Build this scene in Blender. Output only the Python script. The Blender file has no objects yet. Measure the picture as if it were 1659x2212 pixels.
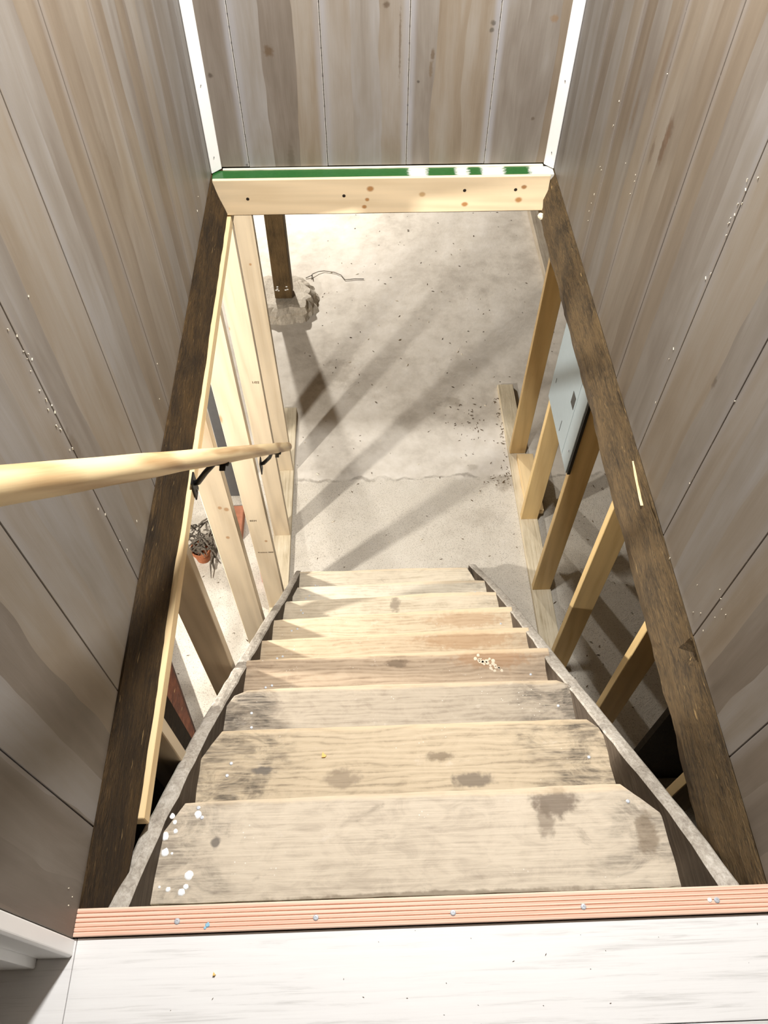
import bpy, bmesh, math, random
from mathutils import Vector, Matrix, noise
random.seed(7)
C = bpy.context.scene.collection
SC = bpy.context.scene

# ------------------------------------------------------------------ camera
cam = bpy.data.objects.new('camera', bpy.data.cameras.new('camera'))
C.objects.link(cam)
cam.data.sensor_fit = 'HORIZONTAL'
cam.data.sensor_width = 36.0
cam.data.lens = 36.0 * 1653.95 / 1659.0
cam.data.clip_start = 0.02
yaw, pit, rol = math.radians(2.1572), math.radians(54.129), math.radians(0.336)
f = Vector((math.sin(yaw)*math.cos(pit), math.cos(yaw)*math.cos(pit), -math.sin(pit)))
r0 = Vector((math.cos(yaw), -math.sin(yaw), 0)); u0 = r0.cross(f)
r = math.cos(rol)*r0 + math.sin(rol)*u0
u = -math.sin(rol)*r0 + math.cos(rol)*u0
cam.matrix_world = Matrix(((r.x, u.x, -f.x, 0), (r.y, u.y, -f.y, 0), (r.z, u.z, -f.z, 1.55), (0, 0, 0, 1)))
SC.camera = cam

# ------------------------------------------------------------------ world, exposure
w = bpy.data.worlds.new('world'); SC.world = w; w.use_nodes = True
w.node_tree.nodes['Background'].inputs[0].default_value = (0.8, 0.85, 1, 1)
w.node_tree.nodes['Background'].inputs[1].default_value = 0.05
SC.view_settings.view_transform = 'Standard'
SC.view_settings.look = 'None'
SC.view_settings.gamma = 1
SC.view_settings.use_curve_mapping = False
SC.view_settings.exposure = 0.0

# lamps of the place: hall ceiling lamp above the stairs, two bulbs in the cellar
LAMPS = dict(hall=((0.22, 1.66, 2.20), 110, 0.10, (1.0, 0.99, 0.975)),
             cellar=((-1.80, 1.22, -0.38), 290, 0.045, (1.0, 0.965, 0.905)),
             cellar_far=((-1.09, 6.88, -0.45), 450, 0.05, (1.0, 0.97, 0.92)))

# ------------------------------------------------------------------ colour and node helpers
def lin(c):
    return tuple(((v/255)/12.92 if v/255 <= 0.04045 else ((v/255+0.055)/1.055)**2.4) for v in c)
def rgba(c): return (*lin(c), 1)

class NT:
    def __init__(s, name, rough=0.6, spec=0.3):
        s.m = bpy.data.materials.new(name); s.m.use_nodes = True
        s.t = s.m.node_tree; s.b = s.t.nodes['Principled BSDF']
        s.b.inputs['Roughness'].default_value = rough
        s.b.inputs['Specular IOR Level'].default_value = spec
        s.co = s.n('ShaderNodeTexCoord').outputs['Object']
    def n(s, t, **k):
        x = s.t.nodes.new(t)
        for a, v in k.items(): setattr(x, a, v)
        return x
    def put(s, i, v):
        if hasattr(v, 'is_output') or isinstance(v, bpy.types.NodeSocket): s.t.links.new(v, i)
        elif isinstance(v, tuple) and len(v) == 3 and i.type == 'RGBA': i.default_value = (*v, 1)
        else: i.default_value = v
    def math(s, op, a, b=0.0, c=None, clamp=False):
        x = s.n('ShaderNodeMath', operation=op); x.use_clamp = clamp
        s.put(x.inputs[0], a); s.put(x.inputs[1], b)
        if c is not None: s.put(x.inputs[2], c)
        return x.outputs[0]
    def map(s, scale=(1, 1, 1), loc=(0, 0, 0), vec=None, rot=(0, 0, 0)):
        x = s.n('ShaderNodeMapping'); s.put(x.inputs[0], vec or s.co)
        x.inputs[1].default_value = loc; x.inputs[2].default_value = rot; x.inputs[3].default_value = scale
        return x.outputs[0]
    def noise(s, vec=None, scale=5, detail=3, rough=0.5, dist=0.0):
        x = s.n('ShaderNodeTexNoise'); s.put(x.inputs['Vector'], vec or s.co)
        x.inputs['Scale'].default_value = scale; x.inputs['Detail'].default_value = detail
        x.inputs['Roughness'].default_value = rough; x.inputs['Distortion'].default_value = dist
        return x.outputs[0]
    def vor(s, vec=None, scale=5, out=0, rnd=1.0):
        x = s.n('ShaderNodeTexVoronoi'); s.put(x.inputs['Vector'], vec or s.co)
        x.inputs['Scale'].default_value = scale; x.inputs['Randomness'].default_value = rnd
        return x.outputs[out]
    def wave(s, vec, scale, dist, detail=2, dscale=1, direction='Y', rough=0.5):
        x = s.n('ShaderNodeTexWave', wave_type='BANDS', bands_direction=direction)
        s.put(x.inputs['Vector'], vec)
        x.inputs['Scale'].default_value = scale; x.inputs['Distortion'].default_value = dist
        x.inputs['Detail'].default_value = detail; x.inputs['Detail Scale'].default_value = dscale
        x.inputs['Detail Roughness'].default_value = rough
        return x.outputs[1]
    def ramp(s, fac, *st):
        x = s.n('ShaderNodeValToRGB'); e = x.color_ramp.elements
        e[0].position, e[0].color = st[0][0], rgba(st[0][1]); e[1].position, e[1].color = st[-1][0], rgba(st[-1][1])
        for p, c in st[1:-1]:
            q = e.new(p); q.color = rgba(c)
        s.put(x.inputs[0], fac); return x.outputs[0]
    def step(s, fac, a, b):                        # smooth 0..1 between a and b
        x = s.n('ShaderNodeMapRange', interpolation_type='SMOOTHSTEP')
        s.put(x.inputs[0], fac); x.inputs[1].default_value = a; x.inputs[2].default_value = b
        return x.outputs[0]
    def mix(s, fac, a, b, blend='MIX'):
        x = s.n('ShaderNodeMix', data_type='RGBA', blend_type=blend)
        s.put(x.inputs[0], fac); s.put(x.inputs[6], a); s.put(x.inputs[7], b)
        return x.outputs[2]
    def xyz(s, vec=None):
        x = s.n('ShaderNodeSeparateXYZ'); s.put(x.inputs[0], vec or s.co); return x.outputs
    def comb(s, a, b, c):
        x = s.n('ShaderNodeCombineXYZ'); s.put(x.inputs[0], a); s.put(x.inputs[1], b); s.put(x.inputs[2], c); return x.outputs[0]
    def white(s, vec):
        x = s.n('ShaderNodeTexWhiteNoise', noise_dimensions='3D'); s.put(x.inputs[0], vec); return x.outputs[0]
    def dist(s, p, vec=None, scale=(1, 1, 1)):
        d = s.n('ShaderNodeVectorMath', operation='SUBTRACT'); s.put(d.inputs[0], vec or s.co); d.inputs[1].default_value = p
        m = s.n('ShaderNodeVectorMath', operation='MULTIPLY'); s.put(m.inputs[0], d.outputs[0]); m.inputs[1].default_value = scale
        l = s.n('ShaderNodeVectorMath', operation='LENGTH'); s.put(l.inputs[0], m.outputs[0]); return l.outputs['Value']
    def rnd(s): return s.n('ShaderNodeObjectInfo').outputs['Random']
    def bump(s, h, strength=0.3, d=0.002):
        x = s.n('ShaderNodeBump'); x.inputs['Strength'].default_value = strength; x.inputs['Distance'].default_value = d
        s.put(x.inputs['Height'], h); s.t.links.new(x.outputs[0], s.b.inputs['Normal'])
    def out(s, col, rough=None):
        s.put(s.b.inputs['Base Color'], col)
        if rough is not None: s.put(s.b.inputs['Roughness'], rough)
        return s.m

def plain(name, c, rough=0.5, spec=0.3, metal=0.0, var=0.12):
    t = NT(name, rough, spec); t.b.inputs['Metallic'].default_value = metal
    n = t.noise(scale=35, detail=4)
    d = tuple(v*(1-var) for v in lin(c)); e = tuple(min(1, v*(1+var)) for v in lin(c))
    return t.out(t.mix(n, d, e))

# grey-brown laminate wall boards: three printed strips per board, grain along Z
def laminate(name, axis, u_ref, w, spots=(), joint=0.35, lo=0.42, light_gain=1.0):
    t = NT(name, 0.42, 0.35)
    x = t.xyz(); U = x[axis]; Z = x[2]
    uu = t.math('DIVIDE', t.math('SUBTRACT', U, u_ref), w/3)
    wob = t.math('MULTIPLY', t.math('SUBTRACT', t.noise(t.comb(t.math('MULTIPLY', U, 6.0), 0.0, t.math('MULTIPLY', Z, 1.6)), 1, 3), 0.5), 0.9)
    us = t.math('ADD', uu, wob)
    si = t.math('FLOOR', us)
    tone = t.white(t.comb(si, 3.1, 0.0))
    tone2 = t.white(t.comb(si, 9.7, 2.0))
    vec = t.comb(t.math('MULTIPLY', U, 20.0), t.math('MULTIPLY', si, 4.7), t.math('MULTIPLY', Z, 1.5))
    st = t.noise(vec, 1, 4, 0.6, 0.6)
    st2 = t.noise(t.comb(t.math('MULTIPLY', U, 9.0), t.math('MULTIPLY', si, 2.1), t.math('MULTIPLY', Z, 2.2)), 1, 3, 0.55, 0.8)
    fine = t.noise(t.comb(t.math('MULTIPLY', U, 330.0), 0.0, t.math('MULTIPLY', Z, 9.0)), 1, 3, 0.6)
    k = t.math('ADD', t.math('MULTIPLY', tone, 0.30), t.math('ADD', t.math('MULTIPLY', st, 0.42), t.math('MULTIPLY', st2, 0.55)))
    k = t.math('ADD', k, t.math('MULTIPLY', t.math('SUBTRACT', fine, 0.5), 0.16))
    k = t.math('ADD', k, 0.06)
    col = t.ramp(k, (0.36, (96, 87, 77)), (0.55, (116, 107, 98)), (0.72, (131, 124, 116)), (0.92, (144, 140, 137)))
    warm = t.ramp(k, (0.36, (94, 81, 67)), (0.55, (116, 103, 88)), (0.75, (131, 119, 104)), (0.92, (142, 134, 124)))
    col = t.mix(t.step(tone2, 0.35, 0.65), col, warm)
    # pale washed line beside each board joint
    fr = t.math('FRACT', t.math('DIVIDE', t.math('SUBTRACT', U, u_ref), w))
    e = t.math('ABSOLUTE', t.math('SUBTRACT', fr, 0.5))
    edge = t.math('MULTIPLY', t.step(e, 0.40, 0.47), t.noise(t.comb(t.math('MULTIPLY', U, 18.0), 0.0, t.math('MULTIPLY', Z, 3.0)), 1, 3))
    col = t.mix(t.math('MULTIPLY', edge, joint*1.6), col, lin((148, 146, 148)))
    chip = t.math('MULTIPLY', t.step(e, 0.487, 0.494), t.step(t.noise(t.comb(0.0, si, t.math('MULTIPLY', Z, 60.0)), 1, 3, 0.7), lo, lo+0.15))
    col = t.mix(t.math('MULTIPLY', chip, joint), col, lin((200, 196, 188)))
    if light_gain != 1.0: col = t.mix(1.0, col, (light_gain, light_gain*0.99, light_gain*0.97), 'MULTIPLY')  # shades the side walls and brightens the back wall within the board colour
    for p, sc, c in spots:
        d = t.math('ADD', t.dist(p, scale=sc), t.math('MULTIPLY', t.math('SUBTRACT', t.noise(scale=90, detail=3), 0.5), 1.1))
        col = t.mix(t.math('MULTIPLY', t.step(d, 1.0, 0.35), 0.62), col, lin(c))
    t.bump(fine, 0.12, 0.001)
    return t.out(col, t.math('ADD', 0.40, t.math('MULTIPLY', fine, 0.15)))

# fresh pine, grain along the given axis
def pine(name, axis, a=(230, 208, 170), b=(208, 178, 132), knots=(), kn=0.5, rough=0.55, gw=0.3):
    t = NT(name, rough, 0.3)
    off = t.math('MULTIPLY', t.rnd(), 37.0)
    o = t.n('ShaderNodeVectorMath', operation='ADD'); t.put(o.inputs[0], t.co); t.put(o.inputs[1], t.comb(off, off, off))
    sc = [1.0, 1.0, 1.0]; sc[axis] = 0.09
    v = t.map(tuple(sc), vec=o.outputs[0])
    g = t.wave(v, 9, 9, 3, 1.0, 'DIAGONAL')
    sc2 = [160.0]*3; sc2[axis] = 4.0
    fine = t.noise(t.map(tuple(sc2), vec=o.outputs[0]), 1, 3, 0.6)
    big = t.noise(t.map((3, 3, 3), vec=o.outputs[0]), 1, 2)
    k = t.math('ADD', t.math('MULTIPLY', g, gw), t.math('ADD', t.math('MULTIPLY', fine, 0.25), t.math('MULTIPLY', big, 0.4)))
    hi = tuple(min(255, int(c*1.06)) for c in a)
    col = t.ramp(k, (0.2, hi), (0.55, a), (0.95, b))
    sk = [7.0]*3; sk[axis] = 2.6
    vk = t.map(tuple(sk), vec=o.outputs[0])
    d = t.vor(vk, 1.0, 0); rv = t.n('ShaderNodeSeparateColor'); t.put(rv.inputs[0], t.vor(vk, 1.0, 1))
    m = t.math('MULTIPLY', t.step(d, 0.115, 0.05), t.step(rv.outputs[0], kn, kn+0.02))
    col = t.mix(t.math('MULTIPLY', m, 0.8), col, lin((150, 98, 48)))
    for p, rr, c in knots:
        q = [1/rr]*3; q[axis] = 0.8/rr
        dd = t.math('ADD', t.dist(p, scale=tuple(q)), t.math('MULTIPLY', t.math('SUBTRACT', fine, 0.5), 0.4))
        col = t.mix(t.math('MULTIPLY', t.step(dd, 1.0, 0.4), 0.85), col, lin(c))
    t.bump(fine, 0.15, 0.001)
    return t.out(col)

def old_beam(name, axis, a=(46, 33, 18), b=(122, 92, 48), hairy=0.5):
    t = NT(name, 0.75, 0.25)
    s1 = [45.0]*3; s1[axis] = 5.0
    s2 = [190.0]*3; s2[axis] = 22.0
    n1 = t.noise(t.map(tuple(s1)), 1, 4, 0.65, 1.2)
    n2 = t.noise(t.map(tuple(s2)), 1, 3, 0.7, 2.0)
    n3 = t.noise(scale=7, detail=4)
    k = t.math('ADD', t.math('MULTIPLY', n1, 0.5), t.math('ADD', t.math('MULTIPLY', n2, hairy), t.math('MULTIPLY', n3, 0.45)))
    col = t.ramp(k, (0.42, tuple(int(c*0.55) for c in a)), (0.62, a), (0.82, tuple((p+q)//2 for p, q in zip(a, b))), (1.0, b))
    fleck = t.step(t.noise(t.map(tuple(s2)), 0.8, 2, 0.5, 0.5), 0.70, 0.76)
    col = t.mix(t.math('MULTIPLY', fleck, 0.55), col, lin((176, 146, 98)))
    t.bump(t.math('ADD', n1, n2), 0.9, 0.006)
    return t.out(col)

# weathered grey wood
def weathered(name, axis, a=(150, 142, 130), b=(92, 84, 74), c=(186, 178, 164), rings=True):
    t = NT(name, 0.75, 0.2)
    s1 = [70.0]*3; s1[axis] = 3.0
    s2 = [240.0]*3; s2[axis] = 10.0
    n1 = t.noise(t.map(tuple(s1)), 1, 4, 0.65, 0.8)
    n2 = t.noise(t.map(tuple(s2)), 1, 3, 0.6, 0.6)
    n3 = t.noise(scale=6, detail=4, rough=0.6)
    k = t.math('ADD', t.math('MULTIPLY', n1, 0.55), t.math('ADD', t.math('MULTIPLY', n2, 0.3), t.math('MULTIPLY', n3, 0.4)))
    col = t.ramp(k, (0.38, b), (0.62, a), (0.85, c))
    t.bump(t.math('ADD', n1, n2), 0.5, 0.003)
    return t.out(col)

# worn stair tread: grain along X, foot-worn middle, grimy ends
def tread_mat(name, seed, a, b, grime, ends, knots=(), dirt=0.3, cath=0.6, edge=0.5):
    yf = (0.50, 0.745, 0.96, 1.175, 1.373, 1.59, 1.808, 2.014, 2.243)[seed-1]
    t = NT(name, 0.72, 0.22)
    loc = (seed*1.37, seed*0.71, seed*2.3)
    x = t.xyz()
    wv = t.wave(t.map((0.16, 1, 1), loc), 20, 14, 3, 0.8, 'Y', 0.6)
    fine = t.noise(t.map((7, 260, 60), loc), 1, 3, 0.65)
    med = t.noise(t.map((3, 38, 9), loc), 1, 4, 0.6, 0.5)
    big = t.noise(t.map((4, 7, 4), loc), 1, 4, 0.6)
    k = t.math('ADD', t.math('MULTIPLY', wv, 0.16*cath), t.math('ADD', t.math('MULTIPLY', med, 0.28), t.math('ADD', t.math('MULTIPLY', fine, 0.26), t.math('MULTIPLY', t.noise(t.map((16, 26, 9), loc), 1, 5, 0.7, 0.8), 0.42))))
    k = t.math('ADD', k, t.math('MULTIPLY', big, 0.12))
    col = t.ramp(k, (0.40, b), (0.58, a), (0.80, tuple(min(255, c+14) for c in a)))
    scuff = t.step(t.noise(t.map((14, 22, 8), loc), 1, 5, 0.7), 0.62, 0.72)
    col = t.mix(t.math('MULTIPLY', scuff, 0.25), col, lin((228, 218, 204)))
    dk = t.step(t.noise(t.map((9, 17, 5), loc), 1, 5, 0.68, 0.6), 0.60, 0.72)
    col = t.mix(t.math('MULTIPLY', dk, dirt), col, lin((120, 108, 94)))
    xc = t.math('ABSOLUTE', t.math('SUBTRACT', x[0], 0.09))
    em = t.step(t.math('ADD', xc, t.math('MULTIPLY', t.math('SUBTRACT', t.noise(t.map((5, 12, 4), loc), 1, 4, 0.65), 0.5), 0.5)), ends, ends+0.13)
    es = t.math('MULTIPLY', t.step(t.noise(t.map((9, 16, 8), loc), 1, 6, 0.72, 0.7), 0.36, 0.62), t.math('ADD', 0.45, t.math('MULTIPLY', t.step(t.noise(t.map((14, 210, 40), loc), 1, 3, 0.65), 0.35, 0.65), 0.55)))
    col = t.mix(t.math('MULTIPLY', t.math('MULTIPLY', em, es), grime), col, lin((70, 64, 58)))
    for p, rx, ry, c, st in knots:
        dd = t.math('ADD', t.dist((p[0], p[1], 0), t.comb(x[0], x[1], 0.0), (1/rx, 1/ry, 1)), t.math('MULTIPLY', t.math('SUBTRACT', t.noise(scale=45, detail=4), 0.5), 1.3))
        col = t.mix(t.math('MULTIPLY', t.step(dd, 1.0, 0.5), st), col, lin(c))
    fe = t.math('ADD', t.math('SUBTRACT', x[1], yf), t.math('MULTIPLY', t.math('SUBTRACT', t.noise(t.map((11, 30, 5), loc), 1, 4, 0.6), 0.5), 0.022))
    col = t.mix(t.math('MULTIPLY', t.step(fe, -0.016, -0.003), edge), col, lin((230, 206, 170)))
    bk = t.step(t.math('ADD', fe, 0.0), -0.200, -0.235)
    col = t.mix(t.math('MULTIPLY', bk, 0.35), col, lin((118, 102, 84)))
    speck = t.step(t.vor(scale=85), 0.16, 0.10)
    sp2 = t.step(t.noise(scale=12, detail=2), 0.60, 0.66)
    col = t.mix(t.math('MULTIPLY', t.math('MULTIPLY', speck, sp2), 0.7), col, lin((236, 230, 220)))
    t.bump(t.math('ADD', t.math('ADD', t.math('MULTIPLY', wv, 0.4*cath), fine), med), 0.35, 0.002)
    return t.out(col)

def concrete(name):
    t = NT(name, 0.85, 0.2)
    x = t.xyz()
    big = t.noise(scale=1.6, detail=5, rough=0.6)
    mid = t.noise(scale=9, detail=5, rough=0.65)
    grit = t.noise(scale=170, detail=3, rough=0.7)
    k = t.math('ADD', t.math('MULTIPLY', big, 0.6), t.math('MULTIPLY', mid, 0.45))
    col = t.ramp(k, (0.36, (186, 177, 164)), (0.52, (212, 204, 191)), (0.68, (226, 219, 208)))
    # coarse gritty slab nearer than the pour joint
    near = t.step(t.math('ADD', x[1], t.math('MULTIPLY', t.math('SUBTRACT', mid, 0.5), 0.1)), 3.10, 3.04)
    pit = t.step(grit, 0.53, 0.66)
    col = t.mix(t.math('MULTIPLY', near, 0.5), col, lin((205, 197, 182)))
    col = t.mix(t.math('MULTIPLY', t.math('MULTIPLY', near, pit), 0.55), col, lin((120, 108, 92)))
    seam = t.math('ABSOLUTE', t.math('SUBTRACT', t.math('ADD', x[1], t.math('MULTIPLY', t.math('SUBTRACT', t.noise(scale=7, detail=4), 0.5), 0.12)), 3.075))
    col = t.mix(t.math('MULTIPLY', t.step(seam, 0.016, 0.002), t.math('MULTIPLY', t.step(mid, 0.42, 0.6), 0.5)), col, lin((104, 92, 76)))
    for p, rr, st in (((0.61, 3.74), 0.10, 0.7), ((0.72, 3.56), 0.13, 0.45), ((0.30, 3.55), 0.16, 0.35), ((0.90, 3.03), 0.15, 0.7), ((0.70, 3.15), 0.05, 0.5),
                      ((0.75, 2.75), 0.14, 0.3), ((0.1, 4.0), 0.5, 0.28), ((-0.25, 4.05), 0.3, 0.35), ((0.75, 4.1), 0.25, 0.3), ((-0.2, 3.15), 0.16, 0.4),
                      ((-1.02, 2.72), 0.22, 0.5), ((1.45, 1.2), 0.3, 0.5), ((1.25, 2.4), 0.2, 0.35)):
        dd = t.math('ADD', t.dist((p[0], p[1], 0), t.comb(x[0], x[1], 0.0), (1/rr, 1.5/rr, 1)), t.math('MULTIPLY', t.math('SUBTRACT', t.noise(scale=14, detail=6, rough=0.7), 0.5), 2.2))
        col = t.mix(t.math('MULTIPLY', t.step(dd, 1.0, 0.3), st*0.6), col, lin((126, 112, 92)))
    t.bump(t.math('ADD', t.math('MULTIPLY', mid, 1.2), t.math('MULTIPLY', t.math('MULTIPLY', grit, near), 0.7)), 0.5, 0.008)
    return t.out(col)

def washed_floor(name):
    t = NT(name, 0.38, 0.4)
    s = t.noise(t.map((3.2, 95, 1)), 1, 6, 0.72, 0.6)
    s2 = t.noise(t.map((1.4, 9, 1)), 1, 3, 0.6, 0.6)
    s3 = t.noise(t.map((12, 420, 1)), 1, 2, 0.6)
    k = t.math('ADD', t.math('MULTIPLY', s, 0.6), t.math('ADD', t.math('MULTIPLY', s2, 0.4), t.math('MULTIPLY', s3, 0.12)))
    col = t.ramp(k, (0.33, (168, 164, 160)), (0.42, (206, 204, 201)), (0.52, (232, 230, 228)), (0.8, (240, 239, 237)))
    t.bump(s, 0.1, 0.001)
    return t.out(col)

def red_deck(name):
    t = NT(name, 0.55, 0.3)
    fine = t.noise(t.map((6, 300, 60)), 1, 3, 0.6)
    g = t.wave(t.map((0.06, 1, 1)), 42, 5, 2, 1, 'Y')
    k = t.math('ADD', t.math('MULTIPLY', fine, 0.5), t.math('MULTIPLY', g, 0.4))
    col = t.ramp(k, (0.2, (246, 210, 188)), (0.5, (240, 198, 174)), (0.85, (212, 156, 132)))
    t.bump(fine, 0.2, 0.001)
    return t.out(col)

def green_ledge(name):
    t = NT(name, 0.22, 0.5)
    x = t.xyz()
    n = t.noise(t.map((60, 110, 10)), 1, 4, 0.7)
    col = t.mix(n, lin((28, 78, 34)), lin((48, 104, 48)))
    for a, b in ((0.185, 0.25), (0.36, 0.402), (0.455, 0.535), (0.632, 0.73)):     # white reflections painted into the green
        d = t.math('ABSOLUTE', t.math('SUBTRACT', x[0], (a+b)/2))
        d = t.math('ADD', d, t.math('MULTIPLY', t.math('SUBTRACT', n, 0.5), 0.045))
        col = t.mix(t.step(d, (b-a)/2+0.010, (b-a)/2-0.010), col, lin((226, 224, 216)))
    return t.out(col)

def paint(name, c, rough=0.4):
    t = NT(name, rough, 0.4)
    n = t.noise(scale=20, detail=4)
    return t.out(t.mix(n, tuple(v*0.95 for v in lin(c)), lin(c)))

def terracotta():
    t = NT('terracotta', 0.8, 0.2)
    n = t.noise(scale=30, detail=5, rough=0.65)
    return t.out(t.ramp(n, (0.3, (150, 88, 58)), (0.7, (190, 124, 88))))

SP = lambda pts, ax, pl: None
M = {}
M['wall_l'] = laminate('laminate_left', 1, 0.390, 0.2755, spots=(((-0.54, 1.60, 0.62), (1, 60, 9), (96, 82, 66)), ((-0.54, 0.95, 0.45), (1, 55, 12), (92, 80, 66)), ((-0.54, 1.99, 0.4), (1, 60, 14), (98, 84, 68))), joint=0.25, lo=0.58, light_gain=0.82)
M['wall_r'] = laminate('laminate_right', 1, 0.484, 0.2715, joint=0.35, lo=0.56, light_gain=0.86, spots=(
    ((0.722, 1.733, 0.635), (1, 42, 26), (84, 66, 50)), ((0.722, 1.737, 0.60), (1, 50, 15), (98, 74, 56)), ((0.722, 1.742, 0.575), (1, 60, 22), (84, 66, 50)),
    ((0.722, 1.80, 0.545), (1, 70, 24), (90, 74, 60)), ((0.722, 1.99, 0.55), (1, 60, 12), (100, 84, 66)), ((0.722, 1.118, 0.43), (1, 110, 45), (74, 60, 46)), ((0.722, 1.88, 0.70), (1, 70, 9), (108, 92, 76))))
M['wall_b'] = laminate('laminate_back', 0, -0.402, 0.2890, joint=0.9, lo=0.36, light_gain=1.08, spots=(
    ((-0.285, 2.70, 0.402), (48, 1, 42), (88, 66, 40)), ((-0.487, 2.70, 0.329), (90, 1, 90), (54, 42, 30)), ((0.443, 2.70, 0.479), (90, 1, 90), (62, 56, 48)), ((0.441, 2.70, 0.458), (100, 1, 100), (62, 56, 48)),
    ((0.254, 2.70, 0.386), (120, 1, 40), (88, 68, 44)), ((0.25, 2.70, 0.34), (120, 1, 25), (104, 86, 64)), ((-0.411, 2.70, 0.014), (160, 1, 160), (40, 32, 26)), ((0.21, 2.70, 0.30), (150, 1, 150), (40, 32, 26)),
    ((0.10, 2.70, 0.535), (70, 1, 80), (74, 56, 38)), ((0.64, 2.70, 0.49), (60, 1, 60), (132, 104, 74)), ((0.62, 2.70, 0.17), (110, 1, 110), (84, 70, 56)), ((-0.245, 2.70, 0.03), (60, 1, 14), (100, 90, 78)), ((0.145, 2.70, 0.42), (200, 1, 7), (96, 80, 62))))
M['pine_z'] = pine('pine_upright', 2, a=(202, 185, 158), b=(176, 153, 120), kn=0.62, knots=(
    ((-0.588, 2.625, -0.690), 0.014, (176, 112, 44)), ((-0.53, 3.13, -0.73), 0.008, (168, 126, 84)), ((-0.505, 2.13, -1.62), 0.010, (164, 126, 88)),
    ((-0.528, 1.64, -0.67), 0.010, (168, 130, 92)), ((-0.506, 1.64, -0.68), 0.012, (168, 130, 92)), ((-0.53, 1.64, -0.86), 0.010, (168, 130, 92)), ((-0.555, 1.64, -0.30), 0.013, (140, 92, 56))))
M['pine_z_dim'] = pine('pine_upright_amber', 2, a=(216, 186, 132), b=(194, 156, 100), kn=0.35)
M['pine_y'] = pine('pine_plate', 1, a=(232, 204, 156), b=(214, 180, 128))
M['pine_rail'] = pine('pine_handrail', 1, a=(236, 210, 162), b=(166, 122, 72), kn=2.0, rough=0.42, gw=0.5)
KC = (170, 112, 48)
M['pine_back'] = pine('pine_cross_beam', 0, a=(234, 212, 176), b=(216, 190, 150), kn=2.0, knots=(
    ((0.041, 2.62, -0.040), 0.014, KC), ((0.029, 2.62, -0.083), 0.009, KC), ((0.018, 2.62, -0.112), 0.010, KC), ((0.396, 2.62, -0.108), 0.013, KC),
    ((0.611, 2.62, -0.042), 0.011, (150, 96, 40)), ((0.598, 2.62, -0.094), 0.015, KC), ((0.234, 2.62, -0.065), 0.013, (196, 158, 108))))
M['beam_l'] = old_beam('old_beam_left', 1, a=(50, 37, 21), b=(112, 85, 48), hairy=0.45)
M['beam_r'] = old_beam('old_beam_right', 1, a=(37, 29, 20), b=(96, 77, 50), hairy=0.9)
M['post'] = old_beam('old_post', 2, a=(104, 84, 56), b=(146, 118, 78), hairy=0.35)
M['dark_joist'] = old_beam('dark_joist', 0, a=(44, 33, 20), b=(90, 70, 42))
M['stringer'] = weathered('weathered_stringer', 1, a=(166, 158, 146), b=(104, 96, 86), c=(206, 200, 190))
M['stringer_shade'] = weathered('shaded_stringer_side', 1, a=(82, 71, 60), b=(52, 44, 36), c=(112, 100, 86))  # darker than the tops: shade on the side faces put into the colour
M['sill'] = weathered('weathered_sill', 1, a=(206, 192, 164), b=(158, 140, 110), c=(226, 214, 190))
M['white'] = paint('white_paint', (248, 247, 244))
M['concrete'] = concrete('cellar_concrete')
M['footing'] = weathered('footing_concrete', 2, a=(196, 186, 170), b=(140, 128, 112), c=(220, 212, 198))
M['hallfloor'] = washed_floor('white_washed_boards')
M['deck'] = red_deck('red_grooved_deck')
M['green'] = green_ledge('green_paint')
M['cream'] = paint('cream_cut_edge', (240, 232, 206))
M['steel'] = plain('screw_steel', (200, 204, 210), 0.35, 0.5, 0.35)
M['dark_hole'] = plain('dark_screw', (40, 30, 22), 0.7)
M['black'] = plain('black_metal', (24, 22, 21), 0.45, 0.4)
M['cabinet'] = plain('grey_cabinet_paint', (158, 170, 174), 0.4, 0.4, 0.0, 0.05)
M['glass_dark'] = plain('dark_window', (42, 46, 48), 0.15, 0.5)
M['terracotta'] = terracotta()
M['dry'] = weathered('dry_plant', 2, a=(92, 84, 74), b=(48, 42, 36), c=(140, 130, 116))
M['brown_board'] = old_beam('brown_board', 1, a=(74, 42, 26), b=(116, 72, 46), hairy=0.3)
M['grey_metal'] = plain('grey_metal', (98, 98, 98), 0.5, 0.4, 0.2)
M['brick'] = plain('brick_red', (168, 112, 86), 0.85, 0.2, 0.0, 0.3)
M['red'] = plain('red_plastic', (196, 58, 52), 0.4)
M['chip'] = plain('yellow_wood_chip', (238, 196, 116), 0.7)
M['shaving'] = plain('pale_shavings', (238, 228, 206), 0.7)
M['debris'] = plain('dark_debris', (98, 82, 62), 0.9, 0.1, 0, 0.4)
M['white_spot'] = paint('white_paint_spot', (246, 246, 244), 0.5)
M['splash'] = paint('cream_splash', (226, 212, 188), 0.8)
M['blue'] = paint('blue_paint_spot', (150, 196, 220))
M['cellar_wall'] = weathered('cellar_wall_stone', 2, a=(140, 128, 112), b=(96, 86, 72), c=(170, 158, 140))
M['dark_wall'] = old_beam('dark_cellar_wall', 1, a=(40, 31, 20), b=(72, 56, 36))
M['ceiling'] = paint('ceiling_paint', (226, 222, 214), 0.7)
M['hallwall'] = paint('hall_wall_paint', (150, 142, 132), 0.7)
M['ink'] = plain('ink', (74, 60, 40), 0.8)
M['grey_tile'] = weathered('kerb_wood', 1, a=(168, 156, 138), b=(130, 118, 102), c=(188, 178, 162))
TAN, GRY = (205, 188, 160), (172, 156, 134)
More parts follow.
